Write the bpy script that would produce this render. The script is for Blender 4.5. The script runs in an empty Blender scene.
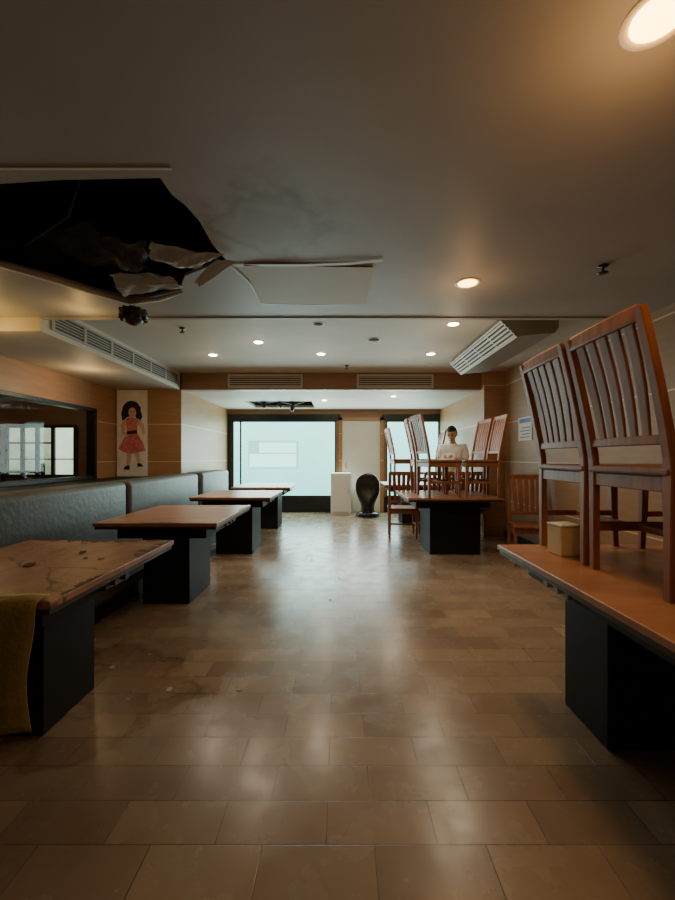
import bpy, bmesh, math, random
from mathutils import Vector, Matrix, noise
from mathutils.geometry import tessellate_polygon
random.seed(4)
S = bpy.context.scene
COL = S.collection
H = 1.25; F = 400.0; VX = 340; VY = 457

# ------------------------------------------------------------------ materials
def mat(name, col=(0.5,0.5,0.5), rough=0.5, metal=0.0, col2=None, nscale=6, stretch=(1,1,1), bump=0.0, bscale=40, emit=None, estr=0, spec=None, coord='Object'):
    m = bpy.data.materials.new(name); m.use_nodes = True
    nt = m.node_tree; b = nt.nodes['Principled BSDF']
    b.inputs['Base Color'].default_value = (*col,1)
    b.inputs['Roughness'].default_value = rough
    b.inputs['Metallic'].default_value = metal
    if spec is not None: b.inputs['Specular IOR Level'].default_value = spec
    tc = nt.nodes.new('ShaderNodeTexCoord'); mp = nt.nodes.new('ShaderNodeMapping')
    mp.inputs['Scale'].default_value = stretch
    nt.links.new(tc.outputs[coord], mp.inputs['Vector'])
    if col2 is not None:
        n = nt.nodes.new('ShaderNodeTexNoise'); n.inputs['Scale'].default_value = nscale; n.inputs['Detail'].default_value = 5
        r = nt.nodes.new('ShaderNodeValToRGB')
        r.color_ramp.elements[0].position = 0.32; r.color_ramp.elements[1].position = 0.68
        r.color_ramp.elements[0].color = (*col,1); r.color_ramp.elements[1].color = (*col2,1)
        nt.links.new(mp.outputs[0], n.inputs['Vector']); nt.links.new(n.outputs['Fac'], r.inputs[0])
        nt.links.new(r.outputs[0], b.inputs['Base Color'])
    if bump > 0:
        n2 = nt.nodes.new('ShaderNodeTexNoise'); n2.inputs['Scale'].default_value = bscale; n2.inputs['Detail'].default_value = 3
        bp = nt.nodes.new('ShaderNodeBump'); bp.inputs['Strength'].default_value = bump; bp.inputs['Distance'].default_value = 0.02
        nt.links.new(mp.outputs[0], n2.inputs['Vector']); nt.links.new(n2.outputs['Fac'], bp.inputs['Height']); nt.links.new(bp.outputs[0], b.inputs['Normal'])
    return m

def floor_mat():
    m = bpy.data.materials.new('floor_tiles'); m.use_nodes = True
    nt = m.node_tree; N = nt.nodes; L = nt.links; b = N['Principled BSDF']
    tc = N.new('ShaderNodeTexCoord')
    mp = N.new('ShaderNodeMapping'); mp.inputs['Location'].default_value = (0.25, 0.03, 0)
    L.new(tc.outputs['Object'], mp.inputs['Vector'])
    br = N.new('ShaderNodeTexBrick')
    br.inputs['Scale'].default_value = 1.0
    br.inputs['Brick Width'].default_value = 0.36; br.inputs['Row Height'].default_value = 0.165
    br.inputs['Mortar Size'].default_value = 0.0022; br.inputs['Mortar Smooth'].default_value = 0.5
    br.inputs['Bias'].default_value = 0.0
    br.offset = 0.43; br.offset_frequency = 2
    br.inputs['Color1'].default_value = (0.41,0.305,0.215,1); br.inputs['Color2'].default_value = (0.28,0.205,0.145,1)
    L.new(mp.outputs[0], br.inputs['Vector'])
    nm = N.new('ShaderNodeTexNoise'); nm.inputs['Scale'].default_value=3.0; nm.inputs['Detail'].default_value=3
    L.new(tc.outputs['Object'], nm.inputs['Vector'])
    rm = N.new('ShaderNodeValToRGB'); rm.color_ramp.elements[0].position=0.42; rm.color_ramp.elements[0].color=(0.20,0.15,0.11,1)
    rm.color_ramp.elements[1].position=0.62; rm.color_ramp.elements[1].color=(0.05,0.038,0.03,1)
    L.new(nm.outputs['Fac'], rm.inputs[0]); L.new(rm.outputs[0], br.inputs['Mortar'])
    n = N.new('ShaderNodeTexNoise'); n.inputs['Scale'].default_value = 1.1; n.inputs['Detail'].default_value = 8; n.inputs['Roughness'].default_value=0.6
    L.new(tc.outputs['Object'], n.inputs['Vector'])
    r = N.new('ShaderNodeValToRGB'); r.color_ramp.elements[0].position=0.36; r.color_ramp.elements[0].color=(0.74,0.71,0.68,1)
    r.color_ramp.elements[1].position=0.6; r.color_ramp.elements[1].color=(1.0,0.99,0.98,1)
    L.new(n.outputs['Fac'], r.inputs[0])
    mx = N.new('ShaderNodeMix'); mx.data_type='RGBA'; mx.blend_type='MULTIPLY'; mx.inputs[0].default_value=1
    L.new(br.outputs['Color'], mx.inputs[6]); L.new(r.outputs[0], mx.inputs[7])
    vd = N.new('ShaderNodeVectorMath'); vd.operation='DISTANCE'
    nz = N.new('ShaderNodeTexNoise'); nz.inputs['Scale'].default_value=2.5; nz.inputs['Detail'].default_value=9
    L.new(tc.outputs['Object'], nz.inputs['Vector'])
    add = N.new('ShaderNodeVectorMath'); add.operation='MULTIPLY_ADD'
    L.new(nz.outputs['Color'], add.inputs[0]); add.inputs[1].default_value=(1.5,1.5,0); L.new(tc.outputs['Object'], add.inputs[2])
    L.new(add.outputs[0], vd.inputs[0]); vd.inputs[1].default_value=(-0.52,2.85,0)
    r2 = N.new('ShaderNodeValToRGB'); r2.color_ramp.elements[0].position=0.15; r2.color_ramp.elements[0].color=(0.80,0.73,0.67,1)
    r2.color_ramp.elements[1].position=0.46; r2.color_ramp.elements[1].color=(1,1,1,1)
    q=r2.color_ramp.elements.new(0.38); q.color=(0.62,0.54,0.48,1)
    q=r2.color_ramp.elements.new(0.32); q.color=(0.82,0.75,0.69,1)
    L.new(vd.outputs['Value'], r2.inputs[0])
    mx2 = N.new('ShaderNodeMix'); mx2.data_type='RGBA'; mx2.blend_type='MULTIPLY'; mx2.inputs[0].default_value=1
    L.new(mx.outputs[2], mx2.inputs[6]); L.new(r2.outputs[0], mx2.inputs[7]); L.new(mx2.outputs[2], b.inputs['Base Color'])
    n3 = N.new('ShaderNodeTexNoise'); n3.inputs['Scale'].default_value=6; n3.inputs['Detail'].default_value=6; n3.inputs['Roughness'].default_value=.55
    L.new(tc.outputs['Object'], n3.inputs['Vector'])
    mr = N.new('ShaderNodeMapRange'); mr.inputs[1].default_value=0.3; mr.inputs[2].default_value=0.7; mr.inputs[3].default_value=0.19; mr.inputs[4].default_value=0.32
    L.new(n3.outputs['Fac'], mr.inputs[0]); L.new(mr.outputs[0], b.inputs['Roughness'])
    b.inputs['Specular IOR Level'].default_value=0.6
    sc = N.new('ShaderNodeMath'); sc.operation='MULTIPLY'; sc.inputs[1].default_value=0.12; L.new(n3.outputs['Fac'], sc.inputs[0])
    bp = N.new('ShaderNodeBump'); bp.inputs['Strength'].default_value=0.3; bp.inputs['Distance'].default_value=0.003
    ma = N.new('ShaderNodeMath'); ma.operation='MULTIPLY_ADD'; ma.inputs[1].default_value=-1.0
    L.new(br.outputs['Fac'], ma.inputs[0]); L.new(sc.outputs[0], ma.inputs[2]); L.new(ma.outputs[0], bp.inputs['Height']); L.new(bp.outputs[0], b.inputs['Normal'])
    return m

def panel_mat(name, c1, c2, line, first=0.55, step=0.6, axis=2):
    m = mat(name, c1, 0.45, col2=c2, nscale=3, stretch=(1,1,8))
    nt=m.node_tree; N=nt.nodes; L=nt.links; b=N['Principled BSDF']
    src = b.inputs['Base Color'].links[0].from_socket
    tc=N.new('ShaderNodeTexCoord'); sp=N.new('ShaderNodeSeparateXYZ'); L.new(tc.outputs['Object'], sp.inputs[0])
    a=N.new('ShaderNodeMath'); a.operation='SUBTRACT'; a.inputs[1].default_value=first; L.new(sp.outputs[axis], a.inputs[0])
    mo=N.new('ShaderNodeMath'); mo.operation='FLOORED_MODULO'; mo.inputs[1].default_value=step; L.new(a.outputs[0], mo.inputs[0])
    lt=N.new('ShaderNodeMath'); lt.operation='LESS_THAN'; lt.inputs[1].default_value=0.014; L.new(mo.outputs[0], lt.inputs[0])
    mx=N.new('ShaderNodeMix'); mx.data_type='RGBA'; L.new(lt.outputs[0], mx.inputs[0]); L.new(src, mx.inputs[6]); mx.inputs[7].default_value=(*line,1)
    L.new(mx.outputs[2], b.inputs['Base Color'])
    return m

def ceil_mat():
    m = mat('ceiling_paint',(0.375,0.36,0.355),0.5,col2=(0.45,0.435,0.425),nscale=1.2,bump=0.08,bscale=6)
    nt=m.node_tree; N=nt.nodes; L=nt.links; b=N['Principled BSDF']
    src=b.inputs['Base Color'].links[0].from_socket
    tc=N.new('ShaderNodeTexCoord'); nz=N.new('ShaderNodeTexNoise'); nz.inputs['Scale'].default_value=5; nz.inputs['Detail'].default_value=8
    L.new(tc.outputs['Object'], nz.inputs['Vector'])
    ad=N.new('ShaderNodeVectorMath'); ad.operation='MULTIPLY_ADD'; L.new(nz.outputs['Color'],ad.inputs[0]); ad.inputs[1].default_value=(0.55,0.55,0); L.new(tc.outputs['Object'],ad.inputs[2])
    vd=N.new('ShaderNodeVectorMath'); vd.operation='DISTANCE'; L.new(ad.outputs[0],vd.inputs[0]); vd.inputs[1].default_value=(-0.08,2.34,2.45)
    r=N.new('ShaderNodeValToRGB'); e=r.color_ramp.elements
    e[0].position=0.08; e[0].color=(0.66,0.48,0.34,1); e[1].position=0.42; e[1].color=(1,1,1,1)
    x=e.new(0.20); x.color=(0.80,0.66,0.54,1); x=e.new(0.27); x.color=(0.58,0.42,0.30,1); x=e.new(0.33); x.color=(0.88,0.80,0.72,1)
    L.new(vd.outputs['Value'],r.inputs[0])
    mx=N.new('ShaderNodeMix'); mx.data_type='RGBA'; mx.blend_type='MULTIPLY'; mx.inputs[0].default_value=1
    L.new(src,mx.inputs[6]); L.new(r.outputs[0],mx.inputs[7]); L.new(mx.outputs[2],b.inputs['Base Color'])
    return m
def worn_table():
    m=mat('table_laminate_worn',(0.50,0.25,0.14),0.38,col2=(0.30,0.14,0.08),nscale=4.5,stretch=(1.5,1,1),bump=0.2,bscale=12)
    nt=m.node_tree; N=nt.nodes; L=nt.links; b=N['Principled BSDF']
    src=b.inputs['Base Color'].links[0].from_socket
    tc=N.new('ShaderNodeTexCoord'); nz=N.new('ShaderNodeTexNoise'); nz.inputs['Scale'].default_value=3; nz.inputs['Detail'].default_value=5
    L.new(tc.outputs['Object'],nz.inputs['Vector'])
    ad=N.new('ShaderNodeVectorMath'); ad.operation='MULTIPLY_ADD'; L.new(nz.outputs['Color'],ad.inputs[0]); ad.inputs[1].default_value=(.3,.3,0); L.new(tc.outputs['Object'],ad.inputs[2])
    v=N.new('ShaderNodeTexVoronoi'); v.feature='DISTANCE_TO_EDGE'; v.inputs['Scale'].default_value=1.5; L.new(ad.outputs[0],v.inputs['Vector'])
    th=N.new('ShaderNodeMath'); th.operation='MULTIPLY_ADD'; th.inputs[1].default_value=.045; th.inputs[2].default_value=-.019; L.new(nz.outputs['Fac'],th.inputs[0])
    lt=N.new('ShaderNodeMath'); lt.operation='LESS_THAN'; L.new(v.outputs['Distance'],lt.inputs[0]); L.new(th.outputs[0],lt.inputs[1])
    mx=N.new('ShaderNodeMix'); mx.data_type='RGBA'; L.new(lt.outputs[0],mx.inputs[0]); L.new(src,mx.inputs[6]); mx.inputs[7].default_value=(.13,.065,.04,1)
    L.new(mx.outputs[2],b.inputs['Base Color']); return m

M_floor=floor_mat()
M_ceil=ceil_mat()
M_ceil2=mat('ceiling_board',(0.60,0.55,0.47),0.6,col2=(0.54,0.49,0.42),nscale=2)
M_wood_wall=panel_mat('wall_wood_panel',(0.38,0.205,0.10),(0.44,0.245,0.125),(0.7,0.56,0.38),first=0.57)
M_right_wall=panel_mat('wall_laminate',(0.32,0.205,0.12),(0.37,0.24,0.145),(0.7,0.58,0.42),first=0.57)
M_beam=mat('beam_wood',(0.25,0.13,0.065),0.45,col2=(0.31,0.165,0.085),nscale=3,stretch=(1,1,10))
M_white=mat('white_paint',(0.75,0.73,0.68),0.45)
M_fin=mat('louvre_grey',(0.42,0.40,0.35),0.5)
M_vent=mat('vent_metal',(0.50,0.47,0.41),0.4,metal=0.0)
M_vent2=mat('soffit_vent_paint',(0.36,0.33,0.28),0.5)
M_vdark=mat('vent_shadow',(0.02,0.02,0.02),0.8)
M_vdark2=mat('vent_shadow_soft',(0.07,0.065,0.06),0.8)
M_dark=mat('black_laminate',(0.006,0.006,0.007),0.55,col2=(0.010,0.010,0.011),nscale=9,spec=.3)
M_black=mat('black_metal',(0.012,0.012,0.012),0.4)
M_void=mat('void_concrete',(0.02,0.019,0.018),0.9,col2=(0.035,0.033,0.03),nscale=4)
M_chair=mat('chair_wood',(0.25,0.088,0.038),0.5,col2=(0.38,0.14,0.06),nscale=5,stretch=(6,6,0.8))
M_seat=mat('chair_seat_wood',(0.18,0.062,0.028),0.5,col2=(0.26,0.092,0.04),nscale=5,stretch=(1,8,1))
M_table=mat('table_laminate',(0.50,0.24,0.13),0.35,col2=(0.35,0.16,0.085),nscale=3.2,stretch=(1,3,1))
M_table2=worn_table()
M_core=mat('exposed_chipboard',(0.10,0.06,0.04),0.8,col2=(0.18,0.11,0.07),nscale=30)
M_edge=mat('table_edging',(0.05,0.03,0.02),0.4)
M_sofa=mat('sofa_leatherette',(0.068,0.077,0.08),0.5,col2=(0.095,0.105,0.108),nscale=4,bump=0.15,bscale=25)
M_cloth=mat('ochre_cloth',(0.40,0.29,0.085),0.9,col2=(0.30,0.21,0.06),nscale=12,bump=0.3,bscale=60)
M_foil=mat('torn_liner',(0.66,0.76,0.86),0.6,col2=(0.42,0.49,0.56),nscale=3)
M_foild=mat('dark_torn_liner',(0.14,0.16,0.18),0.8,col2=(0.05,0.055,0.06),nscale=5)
M_paper=mat('paper_white',(0.75,0.74,0.7),0.7)
M_cream=mat('door_cream',(0.86,0.83,0.76),0.5,col2=(0.80,0.77,0.70),nscale=2)
M_tan=mat('tissue_box_card',(0.80,0.66,0.42),0.6)
M_skin=mat('skin',(0.62,0.40,0.28),0.5)
M_shirt=mat('white_shirt',(0.88,0.90,0.91),0.8)
M_trouser=mat('dark_trousers',(0.02,0.022,0.03),0.8)
M_hair=mat('black_hair',(0.01,0.009,0.008),0.55)
M_glaze=mat('black_glaze',(0.012,0.012,0.013),0.25,col2=(0.022,0.022,0.022),nscale=8)
M_blue=mat('blue_print',(0.1,0.22,0.5),0.6)
M_red=mat('red_paint',(0.62,0.10,0.12),0.6,col2=(.72,.30,.28),nscale=20)
M_pink=mat('pale_skin_paint',(0.78,0.52,0.42),0.6,col2=(.68,.44,.36),nscale=16)
M_debris=mat('plaster_scrap',(0.5,0.45,0.38),0.8)

def emis_mat(name,c,s):
    m=bpy.data.materials.new(name); m.use_nodes=True; nt=m.node_tree; nt.nodes.clear()
    o=nt.nodes.new('ShaderNodeOutputMaterial'); e=nt.nodes.new('ShaderNodeEmission')
    e.inputs[0].default_value=(*c,1); e.inputs[1].default_value=s; nt.links.new(e.outputs[0],o.inputs[0]); return m
def frosted(name,ctop,cbot,z0,z1,s,ns=1.6,na=.7):
    m=bpy.data.materials.new(name); m.use_nodes=True; nt=m.node_tree; N=nt.nodes; L=nt.links; N.clear()
    o=N.new('ShaderNodeOutputMaterial'); e=N.new('ShaderNodeEmission'); e.inputs[1].default_value=s
    tc=N.new('ShaderNodeTexCoord'); sp=N.new('ShaderNodeSeparateXYZ'); L.new(tc.outputs['Object'],sp.inputs[0])
    mr=N.new('ShaderNodeMapRange'); mr.inputs[1].default_value=z0; mr.inputs[2].default_value=z1; L.new(sp.outputs[2],mr.inputs[0])
    nz=N.new('ShaderNodeTexNoise'); nz.inputs['Scale'].default_value=ns; nz.inputs['Detail'].default_value=3; L.new(tc.outputs['Object'],nz.inputs['Vector'])
    ad=N.new('ShaderNodeMath'); ad.operation='MULTIPLY_ADD'; ad.inputs[1].default_value=na; ad.inputs[2].default_value=-na/2
    L.new(nz.outputs['Fac'],ad.inputs[0]); a2=N.new('ShaderNodeMath'); a2.operation='ADD'; L.new(mr.outputs[0],a2.inputs[0]); L.new(ad.outputs[0],a2.inputs[1])
    r=N.new('ShaderNodeValToRGB'); r.color_ramp.elements[0].color=(*cbot,1); r.color_ramp.elements[1].color=(*ctop,1); L.new(a2.outputs[0],r.inputs[0])
    L.new(r.outputs[0],e.inputs[0])
    L.new(e.outputs[0],o.inputs[0]); return m
M_glow=frosted('frosted_daylight_glass',(0.36,0.90,0.82),(0.22,0.66,0.62),-0.9,0.9,3.2)
M_lampw=emis_mat('lamp_warm',(1.0,0.50,0.10),14)
M_lampw2=emis_mat('lamp_bright_warm',(1.0,0.52,0.12),17)
M_lampc=emis_mat('lamp_neutral',(1.0,0.86,0.62),40)
M_sidewin=frosted('side_window_light',(0.62,0.75,0.48),(0.20,0.30,0.18),.7,1.9,1.0,ns=4,na=1.2)
M_sidewin2=frosted('side_window_bright',(0.75,0.95,0.72),(0.5,0.68,0.46),.7,1.9,1.6,ns=4,na=1.2)

# ------------------------------------------------------------------ mesh helpers
def obj_from_bm(bm,name,m=None,smooth=False,loc=(0,0,0),parent=None):
    me=bpy.data.meshes.new(name); bmesh.ops.recalc_face_normals(bm,faces=bm.faces); bm.to_mesh(me); bm.free()
    o=bpy.data.objects.new(name,me); COL.objects.link(o)
    if m: me.materials.append(m)
    if smooth:
        for p in me.polygons: p.use_smooth=True
    o.location=loc
    if parent: o.parent=parent
    return o
def add_box(bm,x0,x1,y0,y1,z0,z1,bev=0.0,seg=1):
    r=bmesh.ops.create_cube(bm,size=1)
    vs=r['verts']
    bmesh.ops.scale(bm,vec=(x1-x0,y1-y0,z1-z0),verts=vs)
    bmesh.ops.translate(bm,vec=((x0+x1)/2,(y0+y1)/2,(z0+z1)/2),verts=vs)
    if bev>0:
        es=list({e for v in vs for e in v.link_edges})
        bmesh.ops.bevel(bm,geom=es,offset=bev,segments=seg,affect='EDGES',profile=0.5)
def boxes(name,lst,m,parent=None,bev=0.0,seg=1,loc=(0,0,0),smooth=False):
    bm=bmesh.new()
    for b in lst: add_box(bm,*b,bev=bev,seg=seg)
    return obj_from_bm(bm,name,m,smooth,loc,parent)
def add_tube(bm,pts,rx,ry=None,n=8,cap=True,up=Vector((0,0,1)),square=False):
    pts=[Vector(p) for p in pts]; k=len(pts); rings=[]
    if ry is None: ry=rx
    for i,p in enumerate(pts):
        t=(pts[min(i+1,k-1)]-pts[max(i-1,0)]).normalized()
        u=up if abs(t.dot(up))<0.95 else Vector((1,0,0))
        a=t.cross(u).normalized(); b=a.cross(t).normalized()
        x=rx[i] if isinstance(rx,(list,tuple)) else rx; y=ry[i] if isinstance(ry,(list,tuple)) else ry
        ring=[]
        if square: offs=[(1,.75),(.75,1),(-.75,1),(-1,.75),(-1,-.75),(-.75,-1),(.75,-1),(1,-.75)]
        else: offs=[(math.cos(2*math.pi*j/n),math.sin(2*math.pi*j/n)) for j in range(n)]
        for c,s in offs: ring.append(bm.verts.new(p+a*x*c+b*y*s))
        rings.append(ring)
    m=len(rings[0])
    for i in range(k-1):
        for j in range(m):
            bm.faces.new((rings[i][j],rings[i][(j+1)%m],rings[i+1][(j+1)%m],rings[i+1][j]))
    if cap: bm.faces.new(rings[0][::-1]); bm.faces.new(rings[-1])
def lathe(bm,prof,n=32,c=(0,0,0),sx=1,sy=1):
    rings=[]
    for r,z in prof:
        rings.append([bm.verts.new((c[0]+r*sx*math.cos(2*math.pi*j/n),c[1]+r*sy*math.sin(2*math.pi*j/n),c[2]+z)) for j in range(n)])
    for i in range(len(rings)-1):
        for j in range(n): bm.faces.new((rings[i][j],rings[i][(j+1)%n],rings[i+1][(j+1)%n],rings[i+1][j]))
    bm.faces.new(rings[0][::-1]); bm.faces.new(rings[-1])
def empty(name,loc=(0,0,0),rz=0):
    o=bpy.data.objects.new(name,None); COL.objects.link(o); o.location=loc; o.rotation_euler=(0,0,rz); o.empty_display_size=0.1; return o
def tag(o,label,cat,group=None):
    o['label']=label; o['category']=cat
    if group: o['group']=group
    return o
def struct(o,label=None):
    o['kind']='structure'
    if label: o['label']=label
    return o
def copy_thing(root,loc,rz,label,group):
    n=root.copy(); n.location=loc; n.rotation_euler=(0,0,rz); COL.objects.link(n)
    def rec(src,dst):
        for c in list(src.children):
            k=c.copy(); k.parent=dst; COL.objects.link(k); rec(c,k)
    rec(root,n)
    n['label']=label; n['group']=group
    return n

# ------------------------------------------------------------------ shell
XR=2.6; XL=-3.6; YB=-2.5; YW=9.09
struct(boxes('floor',[(-7.1,2.8,YB-0.1,9.3,-0.1,0)],M_floor),'worn glossy brown ceramic floor tiles in staggered rows')
struct(boxes('wall_right',[(XR,XR+.12,YB,6.3,0,2.75)],M_right_wall),'brown laminate wall with pale horizontal grooves')
struct(boxes('wall_right_far',[(2.27,XR+.12,6.3,9.3,0,2.75)],M_wood_wall),'warm wood-panelled wall section')
struct(boxes('wall_left',[(XL-.12,XL,YB,2.9,0,2.75),(XL-.12,XL,5.88,6.43,0,2.75),(XL-.12,XL,2.9,5.88,0,.93),(XL-.12,XL,2.9,5.88,1.96,2.75)],M_wood_wall),'brown panelled wall with a wide interior window')
struct(boxes('wall_left_far',[(XL-.12,-2.55,6.43,9.3,0,2.75)],M_wood_wall),'projecting wood-panelled wall section')
struct(boxes('wall_rear',[(-7.1,2.8,YB-.12,YB,0,2.75)],M_right_wall))
x_a,x_b=-2.46,-.09; x_c,x_d=1.05,2.27
struct(boxes('wall_back',[(-2.55,x_a,YW,YW+.15,0,2.33),(x_a,x_b,YW,YW+.15,0,.34),(x_a,x_b,YW,YW+.15,2.08,2.33),
    (x_b,0.0,YW,YW+.15,0,2.33),(.96,x_c,YW,YW+.15,0,2.33),(0,.96,YW,YW+.15,2.12,2.33),(x_c,x_d,YW,YW+.15,0,.34),(x_c,x_d,YW,YW+.15,2.08,2.33)],M_beam),'dark brown end wall framing shop windows')
struct(boxes('trim_1',[(-2.55,-.09,YW-.02,YW,0,.34),(1.0,2.27,YW-.02,YW,0,.34),(-2.55,-.0,YW-.02,YW,2.08,2.22),(.96,2.27,YW-.02,YW,2.08,2.22),(-2.55,-2.46,YW-.02,YW,.34,2.08)],M_black),'black plinth and header strips at the windows')
def window(name,x0,x1,z0,z1,mull):
    f=boxes(name,[(x0,x1,YW+.02,YW+.08,z0,z0+.03),(x0,x1,YW+.02,YW+.08,z1-.03,z1),(x0,x0+.03,YW+.02,YW+.08,z0,z1),(x1-.03,x1,YW+.02,YW+.08,z0,z1)]+[(q-.015,q+.015,YW+.03,YW+.07,z0,z1) for q in mull],M_black)
    struct(f,'tall frosted shopfront window with black frame')
    cz=(z0+z1)/2; cx=(x0+x1)/2
    boxes('glass_pane',[(x0+.02-cx,x1-.02-cx,.0,.012,z0+.02-cz,z1-.02-cz)],M_glow,parent=f,loc=(cx,YW+.085,cz))
    return f
w1=window('window_1',x_a,x_b,.34,2.08,[-2.27])
w2=window('window_2',x_c,x_d,.34,2.08,[])
M_line2=emis_mat('glow_outline',(0.28,0.72,0.68),2.5)
M_line3=emis_mat('glow_rect_face',(0.42,0.90,0.84),3.6)
boxes('glow_outline',[(-2.10,-.95,YW+.064,YW+.070,.98,1.62)],M_line2,parent=w1)  # emissive sheets hold the light of the rectangle showing in the glass
boxes('glow_rect',[(-2.07,-1.0,YW+.056,YW+.062,1.02,1.32),(-1.85,-1.0,YW+.056,YW+.062,1.35,1.58)],M_line3,parent=w1)
d=struct(boxes('door_1',[(.05,.91,YW+.0,YW+.05,0.0,2.08)],M_cream,bev=.004),'plain off-white flush door')
boxes('door_frame',[(-.03,.05,YW-.03,YW+.06,0,2.15),(.91,.99,YW-.03,YW+.06,0,2.15),(-.03,.99,YW-.03,YW+.06,2.08,2.15)],M_wood_wall,parent=d)
boxes('door_handle',[(.12,.15,YW-.05,YW-.0,.98,1.12)],M_vent,parent=d,bev=.004)

def ip(px,py,dz=1.2):
    dd=F*dz/(VY-py); return ((px-VX)*dd/F,dd)
hole=[ip(-60,188),ip(60,180),ip(160,178),ip(172,195),ip(186,206),ip(200,222),ip(212,244),ip(228,262),ip(205,268),ip(185,276),ip(180,290),ip(150,297),ip(130,299),ip(88,288),ip(50,276),ip(0,263),ip(-60,250)]
outer=[(XL,YB),(XR,YB),(XR,3.45),(XL,3.45)]
ZC=2.45
co=[Vector((x,y,0)) for x,y in outer]; ho=[Vector((x,y,0)) for x,y in hole]
tris=tessellate_polygon([co,ho]); allp=co+ho
bm=bmesh.new(); vs=[bm.verts.new((p.x,p.y,ZC)) for p in allp]
for t in tris: bm.faces.new([vs[i] for i in t])
r=bmesh.ops.extrude_face_region(bm,geom=list(bm.faces))
bmesh.ops.translate(bm,vec=(0,0,.02),verts=[g for g in r['geom'] if isinstance(g,bmesh.types.BMVert)])
struct(obj_from_bm(bm,'ceiling',M_ceil),'stained grey-beige plaster ceiling with a torn hole')
struct(boxes('ceiling_edge',[(XL,XR,3.43,3.47,ZC+.02,2.62),(XL,-2.57,3.43,3.5,2.33,ZC+.02)],M_ceil2),'step between the two ceiling levels')
struct(boxes('trim_8',[(-2.57,XR,3.43,3.475,ZC-.01,ZC+.02)],M_ceil),'thin strip added as a shadow line along the ceiling step')  # strip added to draw the shadow line of the ceiling step
struct(boxes('ceiling_tray',[(-2.57,XR,3.47,6.43,2.6,2.66)],M_ceil2),'raised beige ceiling with downlights')
struct(boxes('ceiling_soffit',[(XL,-2.57,3.5,6.43,2.33,2.66)],M_ceil2),'lowered beige soffit')
ox0,ox1,oy0,oy1=-1.85,-.55,7.75,8.75
struct(boxes('ceiling_far',[(-2.57,ox0,6.6,9.3,2.33,2.38),(ox1,2.3,6.6,9.3,2.33,2.38),(ox0,ox1,6.6,oy0,2.33,2.38),(ox0,ox1,oy1,9.3,2.33,2.38)],M_ceil2),'low beige ceiling near the windows with a dark opening')
struct(boxes('ceiling_opening',[(ox0-.02,ox1+.02,oy0-.02,oy0,2.38,2.62),(ox0-.02,ox1+.02,oy1,oy1+.02,2.38,2.62),(ox0-.02,ox0,oy0,oy1,2.38,2.62),(ox1,ox1+.02,oy0,oy1,2.38,2.62),(ox0-.02,ox1+.02,oy0-.02,oy1+.02,2.62,2.64)],M_void),'dark recess above the low ceiling')
struct(boxes('ceiling_beam',[(-2.57,XR,6.43,6.6,2.33,2.66)],M_beam),'brown wood beam with air vents')
bm=bmesh.new(); add_box(bm,-3.5,-.2,1.3,3.42,2.47,3.15)
bmesh.ops.delete(bm,geom=[f for f in bm.faces if f.calc_center_median().z<2.5],context='FACES')
struct(obj_from_bm(bm,'ceiling_void',M_void),'dark plenum above the broken ceiling')
bm=bmesh.new()
add_tube(bm,[(-3.4,2.9,2.72),(-2.2,2.75,2.7),(-1.2,2.9,2.74),(-.3,2.8,2.72)],.035)
add_tube(bm,[(-3.3,2.2,2.85),(-.3,2.1,2.85)],.06)
add_tube(bm,[(-2.4,2.55,2.6),(-1.9,2.4,2.52),(-1.5,2.2,2.58),(-1.2,1.9,2.7)],.012)
struct(obj_from_bm(bm,'trim_2',M_void,True),'pipes and cables inside the ceiling void')
def sheet(name,c,nu,nv,amp,seed,m,label,sag=0.0,smooth=False,th=.003,rag=.03):
    bm=bmesh.new(); g=[]
    for i in range(nu+1):
        row=[]
        for j in range(nv+1):
            u=i/nu; v=j/nv
            p=Vector(c[0]).lerp(Vector(c[1]),u).lerp(Vector(c[3]).lerp(Vector(c[2]),u),v)
            w=noise.noise(Vector((u*1.6+seed,v*1.6,seed)))*amp
            fold=abs(((u*2.0+v*1.1+seed)%1.0)-.5)*amp*.9
            e=noise.noise(Vector((u*6,v*6+seed,9)))*rag*(1 if i in(0,nu) or j in(0,nv) else .3)
            p+=Vector((e,e*.6,w+fold-sag*math.sin(math.pi*u)*math.sin(math.pi*v))); row.append(bm.verts.new(p))
        g.append(row)
    for i in range(nu):
        for j in range(nv): bm.faces.new((g[i][j],g[i+1][j],g[i+1][j+1],g[i][j+1]))
    o=obj_from_bm(bm,name,m,smooth); md=o.modifiers.new('s','SOLIDIFY'); md.thickness=th
    return tag(o,label,'ceiling debris')
def cp(px,py,z):
    dd=F*(z-H)/(VY-py); return ((px-VX)*dd/F,dd,z)
sheet('torn_liner_sheet',[cp(150,242,2.44),cp(224,254,2.42),cp(196,272,2.37),cp(150,262,2.38)],10,8,.035,1.3,M_foil,'pale grey torn liner sheet folding out of the ceiling hole',sag=.015)
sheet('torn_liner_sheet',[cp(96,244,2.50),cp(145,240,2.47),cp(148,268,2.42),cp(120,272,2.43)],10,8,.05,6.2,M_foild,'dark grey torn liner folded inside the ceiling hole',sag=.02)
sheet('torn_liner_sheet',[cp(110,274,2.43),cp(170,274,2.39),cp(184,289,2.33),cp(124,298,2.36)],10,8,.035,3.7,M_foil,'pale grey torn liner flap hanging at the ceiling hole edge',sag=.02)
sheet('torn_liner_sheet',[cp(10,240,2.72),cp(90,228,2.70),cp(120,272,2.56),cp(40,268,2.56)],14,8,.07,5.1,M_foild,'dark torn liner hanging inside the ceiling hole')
sheet('loose_plaster_board',[cp(216,259,2.43),cp(236,262,2.43),cp(200,287,2.32),cp(194,282,2.33)],10,3,.012,8.1,M_foil,'pale torn strip of plasterboard hanging by the hole',rag=.015)
bm=bmesh.new()
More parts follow.
